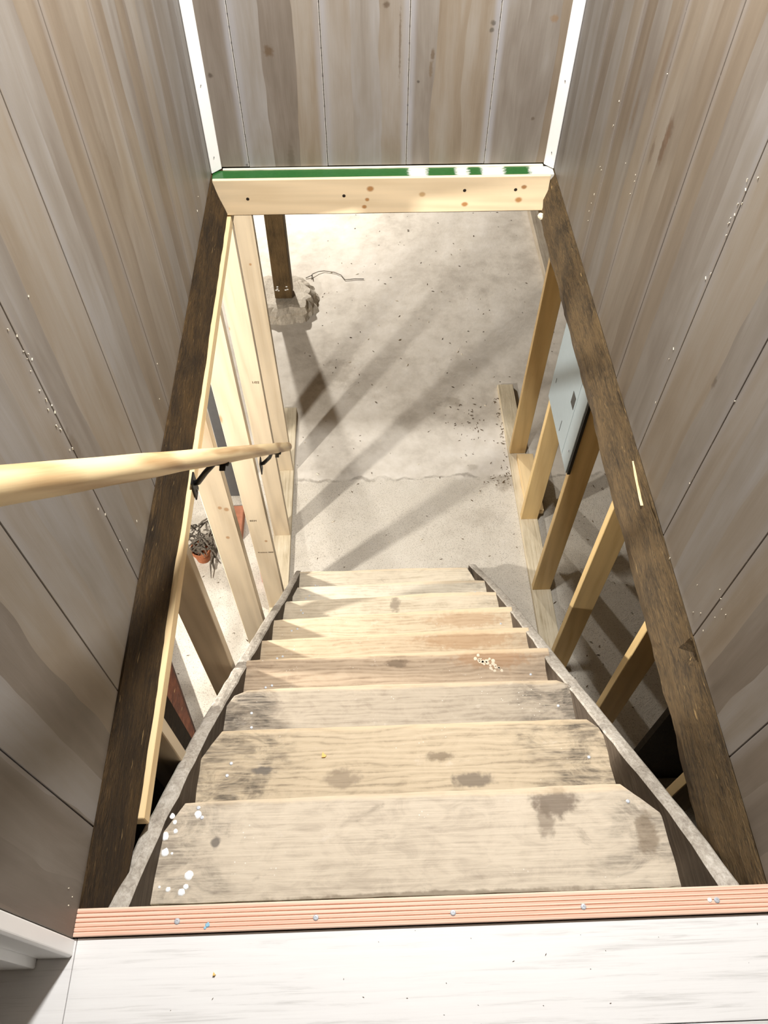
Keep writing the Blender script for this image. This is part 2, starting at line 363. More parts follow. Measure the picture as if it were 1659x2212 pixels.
TREADM = [
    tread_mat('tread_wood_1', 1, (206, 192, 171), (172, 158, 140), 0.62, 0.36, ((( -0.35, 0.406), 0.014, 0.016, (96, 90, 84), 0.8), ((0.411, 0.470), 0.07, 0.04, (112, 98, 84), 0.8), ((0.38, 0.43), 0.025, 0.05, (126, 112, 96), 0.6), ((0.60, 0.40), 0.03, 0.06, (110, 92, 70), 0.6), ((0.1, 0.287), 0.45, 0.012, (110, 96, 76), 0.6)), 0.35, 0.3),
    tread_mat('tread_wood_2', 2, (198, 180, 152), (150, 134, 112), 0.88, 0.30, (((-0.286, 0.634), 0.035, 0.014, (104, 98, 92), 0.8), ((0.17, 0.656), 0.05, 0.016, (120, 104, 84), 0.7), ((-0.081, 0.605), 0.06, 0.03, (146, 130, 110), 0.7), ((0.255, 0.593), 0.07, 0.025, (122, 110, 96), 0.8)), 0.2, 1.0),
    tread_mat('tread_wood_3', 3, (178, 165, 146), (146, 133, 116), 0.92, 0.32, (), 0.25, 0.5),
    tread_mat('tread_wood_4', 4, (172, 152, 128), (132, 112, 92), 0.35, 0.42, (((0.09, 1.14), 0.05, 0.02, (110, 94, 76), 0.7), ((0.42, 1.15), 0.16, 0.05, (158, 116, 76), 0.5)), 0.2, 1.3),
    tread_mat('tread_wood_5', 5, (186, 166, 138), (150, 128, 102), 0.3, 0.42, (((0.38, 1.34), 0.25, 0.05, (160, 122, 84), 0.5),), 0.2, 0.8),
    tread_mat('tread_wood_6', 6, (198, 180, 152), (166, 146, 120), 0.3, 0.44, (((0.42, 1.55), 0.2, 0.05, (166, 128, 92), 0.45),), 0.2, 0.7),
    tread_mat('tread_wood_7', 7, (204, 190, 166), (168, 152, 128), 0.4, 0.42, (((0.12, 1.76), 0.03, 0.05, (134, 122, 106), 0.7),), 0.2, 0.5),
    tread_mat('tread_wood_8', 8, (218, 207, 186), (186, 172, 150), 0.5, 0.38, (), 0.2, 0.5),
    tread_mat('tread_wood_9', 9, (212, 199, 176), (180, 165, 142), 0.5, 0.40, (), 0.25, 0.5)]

# ------------------------------------------------------------------ geometry helpers
def V(*a): return Vector(a)
def box(bm, x0, x1, y0, y1, z0, z1, bev=0.0, seg=1):
    vs = [bm.verts.new((x, y, z)) for z in (z0, z1) for y in (y0, y1) for x in (x0, x1)]
    fs = [bm.faces.new([vs[i] for i in q]) for q in ((0, 2, 3, 1), (4, 5, 7, 6), (0, 1, 5, 4), (2, 6, 7, 3), (0, 4, 6, 2), (1, 3, 7, 5))]
    if bev:
        es = list({e for f_ in fs for e in f_.edges})
        bmesh.ops.bevel(bm, geom=es, offset=bev, segments=seg, profile=0.6, affect='EDGES')
def prism(bm, pts, z0, z1, bev=0.0):
    n = len(pts)
    lo = [bm.verts.new((p[0], p[1], z0)) for p in pts]; hi = [bm.verts.new((p[0], p[1], z1)) for p in pts]
    fs = [bm.faces.new(lo[::-1]), bm.faces.new(hi)]
    for i in range(n): fs.append(bm.faces.new((lo[i], lo[(i+1) % n], hi[(i+1) % n], hi[i])))
    if bev:
        es = list({e for f_ in fs for e in f_.edges})
        bmesh.ops.bevel(bm, geom=es, offset=bev, segments=2, profile=0.6, affect='EDGES')
def loft(bm, rings, cap=True):
    rs = [[bm.verts.new(p) for p in ring] for ring in rings]
    n = len(rs[0])
    for a, b in zip(rs, rs[1:]):
        for i in range(n): bm.faces.new((a[i], a[(i+1) % n], b[(i+1) % n], b[i]))
    if cap: bm.faces.new(rs[0][::-1]); bm.faces.new(rs[-1])
def tube(bm, path, rad, seg=10):
    path = [Vector(p) for p in path]; rings = []
    up = Vector((0, 0, 1))
    for i, p in enumerate(path):
        d = (path[min(i+1, len(path)-1)] - path[max(i-1, 0)]).normalized()
        a = d.cross(up if abs(d.z) < 0.95 else Vector((1, 0, 0))).normalized(); b = a.cross(d)
        rr = rad[i] if isinstance(rad, (list, tuple)) else rad
        rings.append([p + rr*(math.cos(2*math.pi*k/seg)*a + math.sin(2*math.pi*k/seg)*b) for k in range(seg)])
    loft(bm, rings)
def lathe(bm, c, prof, seg=20, axis=2):
    rings = []
    for rr, h in prof:
        ring = []
        for k in range(seg):
            a = 2*math.pi*k/seg; q = [0, 0, 0]
            q[(axis+1) % 3] = rr*math.cos(a); q[(axis+2) % 3] = rr*math.sin(a); q[axis] = h
            ring.append(Vector(c)+Vector(q))
        rings.append(ring)
    loft(bm, rings)

def link(name, bm, mat, parent=None, smooth=False):
    bmesh.ops.recalc_face_normals(bm, faces=bm.faces[:])
    me = bpy.data.meshes.new(name); bm.to_mesh(me); bm.free()
    me.materials.append(mat)
    if smooth:
        for p in me.polygons: p.use_smooth = True
    o = bpy.data.objects.new(name, me); C.objects.link(o)
    if parent is not None:
        o.parent = parent
        L = parent.matrix_basis.translation.copy(); q = parent.parent
        while q is not None: L += q.matrix_basis.translation; q = q.parent
        o.location = -L                                  # mesh data stay in room coordinates
    return o
def thing(name, label, cat, loc, group=None):
    o = bpy.data.objects.new(name, None); C.objects.link(o); o.location = loc; o.empty_display_size = 0.1
    return tag(o, label, cat, group)
def tag(o, label, cat, group=None):
    o['label'] = label; o['category'] = cat
    if group: o['group'] = group
    return o
def struct(o, label=None):
    o['kind'] = 'structure'
    if label: o['label'] = label
    return o
def B(): return bmesh.new()
def boxo(name, mat, parent, *a, **k):
    bm = B(); box(bm, *a, **k); return link(name, bm, mat, parent)

XL, XR, YB = -0.54, 0.722, 2.70
ZT = 2.40
ZF = -2.336

# ------------------------------------------------------------------ structure: shaft walls of laminate boards
def wall_boards(root, axis, mat, edges, lo, hi, z0, z1, plane, out, thick=0.008, gap=0.0012):
    es = [lo] + [e for e in edges if lo+0.01 < e < hi-0.01] + [hi]
    for a, b in zip(es, es[1:]):
        bm = B()
        p0, p1 = sorted((plane, plane+out*thick))
        zz = z0 + random.uniform(-0.0015, 0.0015)
        if axis == 1: box(bm, p0, p1, a+gap, b-gap, zz, z1, bev=0.0010)
        else: box(bm, a+gap, b-gap, p0, p1, zz, z1, bev=0.0010)
        link('plank', bm, mat, root)

wl = struct(boxo('wall_left', M['dark_joist'], None, XL-0.10, XL-0.0085, 0.203, 2.80, 0.004, ZT))
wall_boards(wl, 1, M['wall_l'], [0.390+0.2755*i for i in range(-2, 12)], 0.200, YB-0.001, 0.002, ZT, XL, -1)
wr = struct(boxo('wall_right', M['dark_joist'], None, XR+0.0085, XR+0.10, -1.6, 2.80, 0.004, ZT))
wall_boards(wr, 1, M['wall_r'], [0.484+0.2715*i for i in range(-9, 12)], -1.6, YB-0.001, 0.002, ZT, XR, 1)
wb = struct(boxo('wall_back', M['dark_joist'], None, XL, XR, YB+0.0085, YB+0.10, 0.012, ZT))
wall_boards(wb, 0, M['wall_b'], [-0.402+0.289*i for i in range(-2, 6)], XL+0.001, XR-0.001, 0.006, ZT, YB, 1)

def corner_trim(name, x0, x1):
    bm = B(); sgn = 1 if x0 < 0 else -1
    a, b = (x0, x1) if sgn > 0 else (x1, x0)
    pts = [(a, YB-0.001), (a, YB-0.036), (a+sgn*0.003, YB-0.038), (b-sgn*0.002, YB-0.008), (b, YB-0.005), (b, YB-0.001)]
    prism(bm, pts, 0.004, ZT-0.002, bev=0.0012)
    o = struct(link(name, bm, M['white'], None))
    return o
t1 = corner_trim('trim_1', XL+0.001, XL+0.036)
t2 = corner_trim('trim_2', XR-0.034, XR-0.001)
for o, x in ((t1, XL+0.02), (t2, XR-0.018)):
    for z in (0.06, 0.31, 0.9, 1.5):
        bm = B(); lathe(bm, (x, YB-0.0235, z), [(0.0012, -0.006), (0.0012, -0.0006)], 8, 1); link('pin_head', bm, M['dark_hole'], o)

# wall end: white casing, stepped plinth further left
bm = B(); prism(bm, [(-0.597, 0.1985), (-0.597, 0.171), (-0.541, 0.171), (-0.5365, 0.1745), (-0.5365, 0.1985)], 0.002, 2.10, bev=0.002)
struct(link('trim_3', bm, M['white'], None))
bm = B(); prism(bm, [(-0.72, 0.1985), (-0.72, 0.156), (-0.599, 0.156), (-0.5975, 0.158), (-0.5975, 0.1985)], 0.002, 2.12, bev=0.002)
struct(link('trim_4', bm, M['white'], None))

# hall floor of washed boards running along X
hf = struct(boxo('floor', M['dark_joist'], None, -1.6, 1.3, -1.6, 0.246, -0.20, -0.014))
rows = [0.2015, 0.0410, -0.2340, -0.5090, -0.7840, -1.0590, -1.3340, -1.6]
for i, (b_, a_) in enumerate(zip(rows, rows[1:])):
    cuts = [-1.6, -0.534, 0.721] if i % 2 == 0 else [-1.6, -0.1, 0.721]
    if i == 1: cuts = [-1.6, -0.80, 0.721]
    for c0, c1 in zip(cuts, cuts[1:]):
        bm = B(); box(bm, c0+0.0007, c1-0.0007, a_+0.0007, b_-0.0007, -0.013, 0.0, bev=0.0008)
        link('plank', bm, M['hallfloor'], hf)

# ceilings and outer rooms
struct(boxo('ceiling', M['ceiling'], None, -1.7, 1.4, -1.7, 2.85, ZT+0.001, ZT+0.08))
struct(boxo('wall_behind', M['hallwall'], None, -1.7, 1.4, -1.70, -1.602, -0.2, ZT))
struct(boxo('wall_hall_left', M['hallwall'], None, -1.70, -1.602, -1.60, 0.19, -0.2, ZT))
struct(boxo('wall_hall_front', M['hallwall'], None, -1.60, -0.725, 0.175, 0.199, 0.002, ZT))

# cellar shell
def ragged_floor():
    bm = B(); nx, ny = 110, 170
    x0, x1, y0, y1 = -3.4, 2.3, -1.0, 8.4
    g = []
    for j in range(ny+1):
        row = []
        for i in range(nx+1):
            x = x0+(x1-x0)*i/nx; y = y0+(y1-y0)*j/ny
            z = ZF + 0.004*noise.noise((x*2.2, y*2.2, 0)) + 0.0015*noise.noise((x*9, y*9, 3))
            s = y - 3.075 - 0.05*noise.noise((x*3.5, 0, 7))
            z += 0.007*max(0, min(1, s/0.05)) - 0.004*math.exp(-(s/0.03)**2)
            row.append(bm.verts.new((x, y, z-0.002)))
        g.append(row)
    for j in range(ny):
        for i in range(nx): bm.faces.new((g[j][i], g[j][i+1], g[j+1][i+1], g[j+1][i]))
    return link('floor', bm, M['concrete'], None, True)
cf = struct(ragged_floor())
struct(boxo('wall_cellar_left', M['cellar_wall'], None, -3.5, -3.4, -1.0, 8.4, ZF-0.1, -0.2))
struct(boxo('wall_cellar_back', M['cellar_wall'], None, -3.5, 2.4, 8.4, 8.5, ZF-0.1, -0.2))
struct(boxo('wall_cellar_front', M['dark_wall'], None, -3.5, 2.4, -1.1, -1.0, ZF-0.1, -0.2))
struct(boxo('wall_cellar_right', M['dark_wall'], None, 2.3, 2.4, -1.0, 8.4, ZF-0.1, -0.2))
struct(boxo('wall_blocker_inner', M['dark_wall'], None, -3.4, -0.62, 0.86, 0.93, ZF-0.05, -0.195))  # partition added to block lamp and bounce light on this side
struct(boxo('wall_blocker_side', M['dark_wall'], None, 1.21, 2.29, 1.12, 1.15, ZF-0.05, -0.195))  # panel added to black out the unlit area right of the stairs
# cellar ceiling in four pieces round the stair opening
for a in ((-3.5, XL-0.045, -1.0, 8.4), (XR+0.09, 2.4, -1.0, 8.4), (XL-0.045, XR+0.09, 2.75, 8.4)):
    struct(boxo('ceiling', M['dark_joist'], None, a[0], a[1], a[2], a[3], -0.19, -0.005))

# ------------------------------------------------------------------ nosing strip
ns = thing('floor_nosing', 'reddish grooved wooden edge strip with screws at the top of the stairs', 'trim strip', (0.09, 0.225, 0))
bm = B()
prof = []
y = 0.2035; ridges = 6; wv = (0.2475-0.2035)/ridges
for i in range(ridges):
    a = 0.2035+wv*i
    prof += [(a+0.0004, 0.0085), (a+wv-0.0014, 0.0085), (a+wv-0.0009, 0.0062), (a+wv-0.0001, 0.0062)]
prof = [(0.2025, 0.0005), (0.2025, 0.0075)] + prof[:-2] + [(0.2475, 0.0075), (0.2475, -0.0130), (0.2465, -0.0130), (0.2465, 0.0005)]
loft(bm, [[(x, p, z) for p, z in prof] for x in (XL+0.0005, -0.2, 0.3, XR-0.0005)])
link('grooved_strip', bm, M['deck'], ns)
for x, y in ((-0.358, 0.2212), (-0.110, 0.2192), (0.137, 0.2190), (0.374, 0.2210), (0.619, 0.2240)):
    bm = B(); lathe(bm, (x, y, 0.0078), [(0.0052, 0), (0.0052, 0.0012), (0.0040, 0.0021), (0.0016, 0.0023), (0.0012, 0.0012)], 16)
    link('screw', bm, M['steel'], ns)
def splat(bm, x, y, z, rr, h=0.0012, n=12, seed=0):
    ring = []; top = []
    for k in range(n):
        a = 2*math.pi*k/n; q = rr*(1+0.25*noise.noise((math.cos(a)*1.5+seed*3.1, math.sin(a)*1.5, seed)))
        ring.append(bm.verts.new((x+q*math.cos(a), y+q*math.sin(a), z))); top.append(bm.verts.new((x+0.75*q*math.cos(a), y+0.75*q*math.sin(a), z+h)))
    for k in range(n): bm.faces.new((ring[k], ring[(k+1) % n], top[(k+1) % n], top[k]))
    bm.faces.new(top); bm.faces.new(ring[::-1])
bm = B(); splat(bm, -0.303, 0.214, 0.0086, 0.0042, seed=2); splat(bm, -0.307, 0.209, 0.0086, 0.0026, seed=3); link('paint_spot', bm, M['blue'], ns)['label'] = 'small blue paint drip'
bm = B(); splat(bm, 0.606, 0.2245, 0.0086, 0.0042, seed=5); link('paint_spot', bm, M['white_spot'], ns)['label'] = 'small white paint drip'

# ------------------------------------------------------------------ staircase
st = thing('cellar_staircase', 'steep worn wooden cellar stairs with grimy treads between grey weathered stringers', 'staircase', (0.09, 1.2, ZF))
def stringer(secs, side):
    # secs: (Y, z top, X inner, X outer) refined and roughened
    bm = B(); rings = []
    ys = []
    for a, b in zip(secs, secs[1:]):
        n = max(1, int((b[0]-a[0])/0.035))
        for i in range(n): ys.append([p+(q-p)*i/n for p, q in zip(a, b)])
    ys.append(list(secs[-1]))
    for y, zt, xi, xo in ys:
        j = 0.0035*noise.noise((y*16, side*3.0, 1)); j2 = 0.003*noise.noise((y*22, side*5.0, 8)); j3 = 0.003*noise.noise((y*30, side*7.0, 4))
        d = 0.30
        zb = max(zt-d, ZF+0.001)
        s = 1 if xo > xi else -1
        c = 0.005
        rings.append([(xi+j, y, zt-c+j3), (xi+s*c+j, y, zt+j3), ((xi+xo)/2, y, zt+0.002+j2), (xo-s*c+j2, y, zt+j3), (xo+j2, y, zt-c+j3), (xo, y, zb), (xi, y, zb)])
    loft(bm, rings)
    o = link('stringer', bm, M['stringer_shade'], st)
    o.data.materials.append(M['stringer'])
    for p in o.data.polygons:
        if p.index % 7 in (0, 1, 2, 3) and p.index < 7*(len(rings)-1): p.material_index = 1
    return o
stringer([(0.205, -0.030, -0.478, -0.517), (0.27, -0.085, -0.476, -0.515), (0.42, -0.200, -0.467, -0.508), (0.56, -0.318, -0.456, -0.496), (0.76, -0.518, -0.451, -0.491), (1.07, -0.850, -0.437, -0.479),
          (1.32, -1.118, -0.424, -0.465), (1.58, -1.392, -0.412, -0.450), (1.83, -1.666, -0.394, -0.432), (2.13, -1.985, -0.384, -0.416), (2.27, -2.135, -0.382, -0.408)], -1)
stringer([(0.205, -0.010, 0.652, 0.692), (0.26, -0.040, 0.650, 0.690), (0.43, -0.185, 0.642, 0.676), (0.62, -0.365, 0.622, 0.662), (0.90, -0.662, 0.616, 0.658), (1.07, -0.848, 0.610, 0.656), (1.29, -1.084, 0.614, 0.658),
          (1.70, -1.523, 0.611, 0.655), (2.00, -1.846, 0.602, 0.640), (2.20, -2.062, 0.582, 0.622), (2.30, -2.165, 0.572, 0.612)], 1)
TR = [  # outline of each tread, far edge last
    [(-0.484, 0.2895), (0.660, 0.2870), (0.653, 0.400), (0.640, 0.440), (0.564, 0.5055), (0.30, 0.502), (0.0, 0.500), (-0.26, 0.496), (-0.426, 0.495), (-0.470, 0.430)],
    [(-0.458, 0.470), (0.645, 0.470), (0.640, 0.655), (0.612, 0.722), (0.584, 0.746), (0.2, 0.746), (-0.2, 0.744), (-0.405, 0.744), (-0.458, 0.665)],
    [(-0.450, 0.700), (0.636, 0.700), (0.632, 0.920), (0.618, 0.945), (0.580, 0.961), (0.2, 0.963), (-0.2, 0.961), (-0.385, 0.958), (-0.425, 0.940), (-0.448, 0.905)],
    [(-0.445, 0.920), (0.634, 0.920), (0.632, 1.183), (0.3, 1.181), (0.0, 1.176), (-0.436, 1.168)],
    [(-0.440, 1.130), (0.630, 1.130), (0.627, 1.385), (0.2, 1.376), (-0.438, 1.359)],
    [(-0.432, 1.340), (0.627, 1.340), (0.622, 1.606), (0.2, 1.594), (-0.430, 1.571)],
    [(-0.424, 1.550), (0.620, 1.550), (0.606, 1.815), (0.3, 1.817), (0.0, 1.802), (-0.390, 1.794), (-0.418, 1.760)],
    [(-0.396, 1.760), (0.616, 1.760), (0.600, 2.018), (0.3, 2.022), (0.0, 2.012), (-0.368, 2.006), (-0.392, 1.950)],
    [(-0.388, 1.980), (0.608, 1.980), (0.592, 2.150), (0.552, 2.240), (0.2, 2.246), (-0.1, 2.240), (-0.384, 2.243)]]
treads = []
for k, (pts, m) in enumerate(zip(TR, TREADM)):
    z = -0.2336*(k+1)
    # resample the far edge so it can be worn
    P = []
    n = len(pts)
    for i in range(n):
        a, b = Vector(pts[i]), Vector(pts[(i+1) % n]); cnt = max(1, int((b-a).length/0.045))
        for j in range(cnt):
            p = a+(b-a)*j/cnt
            wob = 0.0022*noise.noise((p.x*17, p.y*17, k*3.3))
            P.append((p.x, p.y+wob))
    bm = B(); prism(bm, P, z-0.040, z, bev=0.004)
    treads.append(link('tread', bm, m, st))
    rr = random.Random(k)
    for sx in (-0.40+0.012*k, -0.40+0.012*k+0.02, 0.575-0.004*k):
        yy = -0.2336*0+{0: 0.47}.get(k, 0.5+0.2175*k-0.07)+rr.uniform(-0.03, 0.02)
        bm = B(); lathe(bm, (sx+rr.uniform(-0.01, 0.01), yy, z), [(0.0045, -0.002), (0.0045, 0.0006), (0.003, 0.0012)], 10)
        link('nail', bm, M['steel'], treads[-1])
for k in range(1, 10):
    z1 = -0.2336*k-0.041; y = 0.2175*k+0.2925-0.055 if k < 3 else 0.2175*(k-1)+0.51-0.045
    z0 = max(-0.2336*(k+1)+0.001, ZF+0.004)
    boxo('added_riser', M['stringer_shade'], st, -0.452+0.0065*k, 0.632-0.003*k, y-0.02, y, z0, z1, bev=0.002)  # unseen boards added to stop cellar light passing under the stairs
bm = B()
for i, (x, y) in enumerate(((-0.461, 0.424), (-0.44, 0.434), (-0.457, 0.391), (-0.400, 0.343), (-0.404, 0.321), (-0.441, 0.317), (-0.412, 0.311), (-0.451, 0.466), (-0.394, 0.468), (-0.444, 0.453), (-0.46, 0.322), (-0.442, 0.388))):
    splat(bm, x, y, -0.2336, (0.0085, 0.005, 0.0085, 0.0095, 0.006, 0.0052, 0.0075, 0.006, 0.008, 0.005, 0.003, 0.003)[i], 0.0010, 14, i)
o = link('paint_spots', bm, M['white_spot'], treads[0]); o['kind'] = 'stuff'; o['label'] = 'dried white paint drops'
bm = B(); rr = random.Random(21)
for i in range(26):
    q = i/25; splat(bm, 0.372+0.075*q+rr.gauss(0, 0.010), 1.150-0.045*q+rr.gauss(0, 0.009), -0.9344, rr.uniform(0.0025, 0.0075), 0.0008, 9, i)
o = link('paint_spots', bm, M['splash'], treads[3]); o['kind'] = 'stuff'; o['label'] = 'dried white splash'
boxo('batten', M['cream'], st, -0.477, 0.655, 0.252, 0.284, -0.262, -0.2345, bev=0.003)

# ------------------------------------------------------------------ old beams along the opening
def hewn(name, x_face, x_back, z0, z1, y0, y1, mat, side, rough, label, profile, notch=None):
    bm = B(); rings = []; n = int((y1-y0)/0.03)
    for i in range(n+1):
        y = y0+(y1-y0)*i/n; ring = []
        for q, (dx, dz) in enumerate(profile):
            j = rough*noise.noise((y*5+q*0.9, q*1.7, side*4.0)) + rough*0.5*noise.noise((y*19, q*2.1, side))
            x = x_face + side*dx + (j if q < len(profile)-2 else 0)
            if notch and notch[0] < y < notch[1] and 1 <= q <= 2 and dz > -0.05: x += side*0.022
            ring.append((x, y, dz + 0.5*j*(1 if 1 < q < len(profile)-2 else 0)))
        rings.append(ring)
    loft(bm, rings)
    o = link(name, bm, mat, None); tag(o, label, 'beam'); return o
PL = [(0.0405, 0.0005), (0.038, -0.004), (0.030, -0.030), (0.020, -0.070), (0.010, -0.108), (0.002, -0.134), (0.004, -0.1445), (0.04, -0.1445), (0.075, -0.1445), (0.075, -0.004)]
hewn('old_beam', -0.497, 0, 0, 0, 0.21, 3.2, M['beam_l'], -1, 0.0045, 'dark brown old beam under the left wall beside the stairs', PL)
PR = [(0.021, 0.0005), (0.016, -0.006), (0.009, -0.026), (0.001, -0.056), (-0.008, -0.095), (-0.011, -0.130), (-0.008, -0.165), (0.000, -0.192), (0.016, -0.212), (0.05, -0.220), (0.085, -0.220), (0.085, -0.006)]
hewn('old_beam', 0.700, 0, 0, 0, 0.21, 3.2, M['beam_r'], 1, 0.007, 'rough hewn brown log beam under the right wall beside the stairs', PR, (0.715, 0.752))
bm = B()
sl = [(0.7105, 1.278, -0.016), (0.7095, 1.262, -0.018), (0.7085, 1.24, -0.021), (0.7075, 1.215, -0.024), (0.7070, 1.19, -0.026), (0.7060, 1.165, -0.029), (0.7055, 1.142, -0.030)]
sw = [0.0006, 0.0024, 0.0032, 0.0022, 0.0028, 0.0014, 0.0004]
rings = [[(x-0.002, y, z-q*2.2), (x-0.004, y, z), (x-0.002, y, z+q*1.2), (x+0.006, y, z)] for (x, y, z), q in zip(sl, sw)]
loft(bm, rings)
ob = bpy.data.objects['old_beam.001']
link('split_patch', bm, M['pine_y'], ob)['label'] = 'pale freshly split sliver'
bm = B(); bmesh.ops.create_icosphere(bm, subdivisions=2, radius=0.012)
for v in bm.verts: v.co = v.co*(1+0.4*noise.noise(v.co*120)) + Vector((0.690, 2.60, -0.150))
tag(link('foam_lump', bm, M['cream'], None), 'small pale lump of foam where pine cross beam meets right log beam', 'foam')

# pine cross beam at the far end, green ledge behind it
cb = thing('cross_beam', 'fresh pine cross beam with knots at the far end of the stair opening', 'beam', (0.09, 2.63, -0.07))
boxo('beam_board', M['pine_back'], cb, -0.5330, 0.7040, 2.620, 2.6345, -0.139, 0.001, bev=0.0022, seg=2)
for x, z in ((-0.414, -0.073), (-0.057, -0.066), (0.391, -0.052), (0.581, -0.052)):
    bm = B(); lathe(bm, (x, 2.6202, z), [(0.0062, -0.0006), (0.0055, -0.0009), (0.003, -0.0004)], 14, 1); link('screw', bm, M['dark_hole'], cb)
gl = thing('green_ledge', 'narrow green painted ledge with painted white reflections between pine cross beam and back wall', 'ledge', (0.09, 2.66, -0.05))
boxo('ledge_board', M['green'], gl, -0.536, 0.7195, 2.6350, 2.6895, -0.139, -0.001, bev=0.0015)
bm = B(); rings = []
for i in range(80):
    x = -0.5 + (0.685+0.5)*i/79; j = 0.0016*noise.noise((x*23, 0, 0))
    rings.append([(x, 2.6885+j, -0.001), (x, 2.6885+j, 0.0025), (x, 2.6995, 0.0025), (x, 2.6995, -0.001)])
loft(bm, rings); link('cut_edge', bm, M['cream'], gl)['label'] = 'thin cream cut edge'
boxo('dark_joist_end', M['dark_joist'], gl, -0.536, 0.7195, 2.690, 2.745, -0.185, -0.003)

# ------------------------------------------------------------------ stud walls
def text_obj(s, loc, size, mat, parent, sx=1.0):
    cu = bpy.data.curves.new('t', 'FONT'); cu.body = s; cu.size = size; cu.extrude = 0.0002; cu.align_x = 'CENTER'
    tmp = bpy.data.objects.new('t', cu); C.objects.link(tmp)
    dg = bpy.context.evaluated_depsgraph_get(); dg.update()
    me = bpy.data.meshes.new_from_object(tmp.evaluated_get(dg)); bpy.data.objects.remove(tmp)
    mt = Matrix.Translation(loc) @ Matrix.Rotation(math.radians(90), 4, 'X') @ Matrix.Diagonal((sx, 1, 1, 1))
    me.transform(mt); me.materials.clear(); me.materials.append(mat)
    o = bpy.data.objects.new('stamp_lettering', me); C.objects.link(o); o.parent = parent
    L = parent.matrix_basis.translation + (parent.parent.matrix_basis.translation if parent.parent else Vector())
    o.location = -L
    return o
def stud_wall(label, x0, x1, ys, zt, mat, plate, sill_y, lean=0.0):
    t = thing('stud_wall', label, 'stud wall', ((x0+x1)/2, 1.9, ZF))
    boxo('sole_plate', M['sill'], t, x0-0.003, x1+0.004, sill_y[0], sill_y[1], ZF+0.001, -2.300, bev=0.003)
    boxo('top_plate', M['pine_y'], t, *plate, bev=0.002)
    ss = []
    for i, y in enumerate(ys):
        bm = B(); jx = random.uniform(-0.002, 0.002)
        box(bm, x0+jx, x1+jx, y, y+0.036, -2.2995, zt, bev=0.0022)
        for v in bm.verts: v.co.x += lean*(v.co.z+2.2995)/(zt+2.2995)
        o = link('stud', bm, mat, t)
        # give each stud its own origin so the grain differs
        o.data.transform(Matrix.Translation((0, 0, -0.0)))
        ss.append(o)
    return t, ss
lw, ls = stud_wall('pine stud wall left of the stairs with bright upright studs', -0.568, -0.470, [0.645, 1.14, 1.64, 2.13, 2.625, 3.13], -0.1905, M['pine_z'], (-0.572, -0.488, 0.440, 3.25, -0.190, -0.146), (0.4, 3.69), -0.0195)
rw, rs = stud_wall('open pine stud wall right of the stairs behind the log beam', 0.945, 1.048, [0.66, 1.175, 1.70, 2.20, 2.70, 3.23], -0.236, M['pine_z_dim'], (0.94, 1.05, 0.4, 3.5, -0.235, -0.191), (0.4, 3.87))
text_obj('1/02', (-0.5105, 2.6240, -1.022), 0.020, M['ink'], ls[4])
text_obj('0331', (-0.545, 2.1290, -1.448), 0.017, M['ink'], ls[3])
text_obj('Premium 2000', (-0.5195, 2.1290, -1.725), 0.013, M['ink'], ls[3])

# short offcut lying on the right sole plate between two studs
bm = B(); box(bm, 0.985, 1.09, 2.738, 3.195, -2.299, -2.262, bev=0.002)
tag(link('offcut_board', bm, M['pine_y'], None), 'short pine offcut lying on the sole plate between right studs', 'board')

# ------------------------------------------------------------------ handrail
hr = thing('handrail', 'round pine handrail on black metal brackets along the left side', 'handrail', (-0.38, 1.3, 0))
path, rad = [], []
P0, P1 = Vector((-0.38, 0.08, 1.395)), Vector((-0.38, 2.455, -1.285))
n = 60
for i in range(n+1):
    s = i/n; p = P0.lerp(P1, s)
    path.append(p + Vector((0.0006*noise.noise((s*9, 0, 0)), 0, 0.0012*noise.noise((s*11, 5, 0)))))
    rad.append(0.0222 + 0.0015*noise.noise((s*14, 2, 0)))
d = (P1-P0).normalized()
for e, q in ((0.006, 0.0205), (0.011, 0.0165), (0.0135, 0.009)): path.append(P1+d*e); rad.append(q)
bm = B(); tube(bm, path, rad, 20); ro = link('rail', bm, M['pine_rail'], hr, True)
RM = Matrix.Translation(P0) @ Vector((0, 1, 0)).rotation_difference(d).to_matrix().to_4x4()
ro.data.transform(RM.inverted()); ro.matrix_basis = Matrix.Translation(ro.location) @ RM
def bracket(y, zc, xw):
    o = thing('tmp', '', '', (0, 0, 0)); bpy.data.objects.remove(o)
    bm = B()
    rz = P0.z+(P1.z-P0.z)*(y-P0.y)/(P1.y-P0.y)
    top = rz-0.031
    tube(bm, [(xw+0.004, y+0.03, zc), (xw+0.016, y+0.028, zc+0.006), (xw+0.05, y+0.015, (zc+top)/2+0.006), (-0.405, y+0.004, top-0.004), (-0.38, y+0.002, top), (-0.366, y-0.004, top)],
         [0.0075, 0.0085, 0.008, 0.0075, 0.0075, 0.006], 10)
    b = link('bracket', bm, M['black'], hr, True)
    boxo('mounting_plate', M['black'], b, xw+0.0003, xw+0.0055, y+0.006, y+0.052, zc-0.05, zc+0.026, bev=0.002)
    bm = B(); lathe(bm, (xw+0.006, y+0.029, zc-0.035), [(0.004, 0), (0.004, 0.001), (0.002, 0.002)], 10, 0); link('screw', bm, M['steel'], b)
    box_bm = B(); box(box_bm, -0.388, -0.372, y-0.028, y+0.028, top+0.0005, top+0.0055, bev=0.001)
    link('saddle', box_bm, M['black'], b)
bracket(1.315, -0.150, -0.488)
bracket(2.155, -1.085, -0.470)

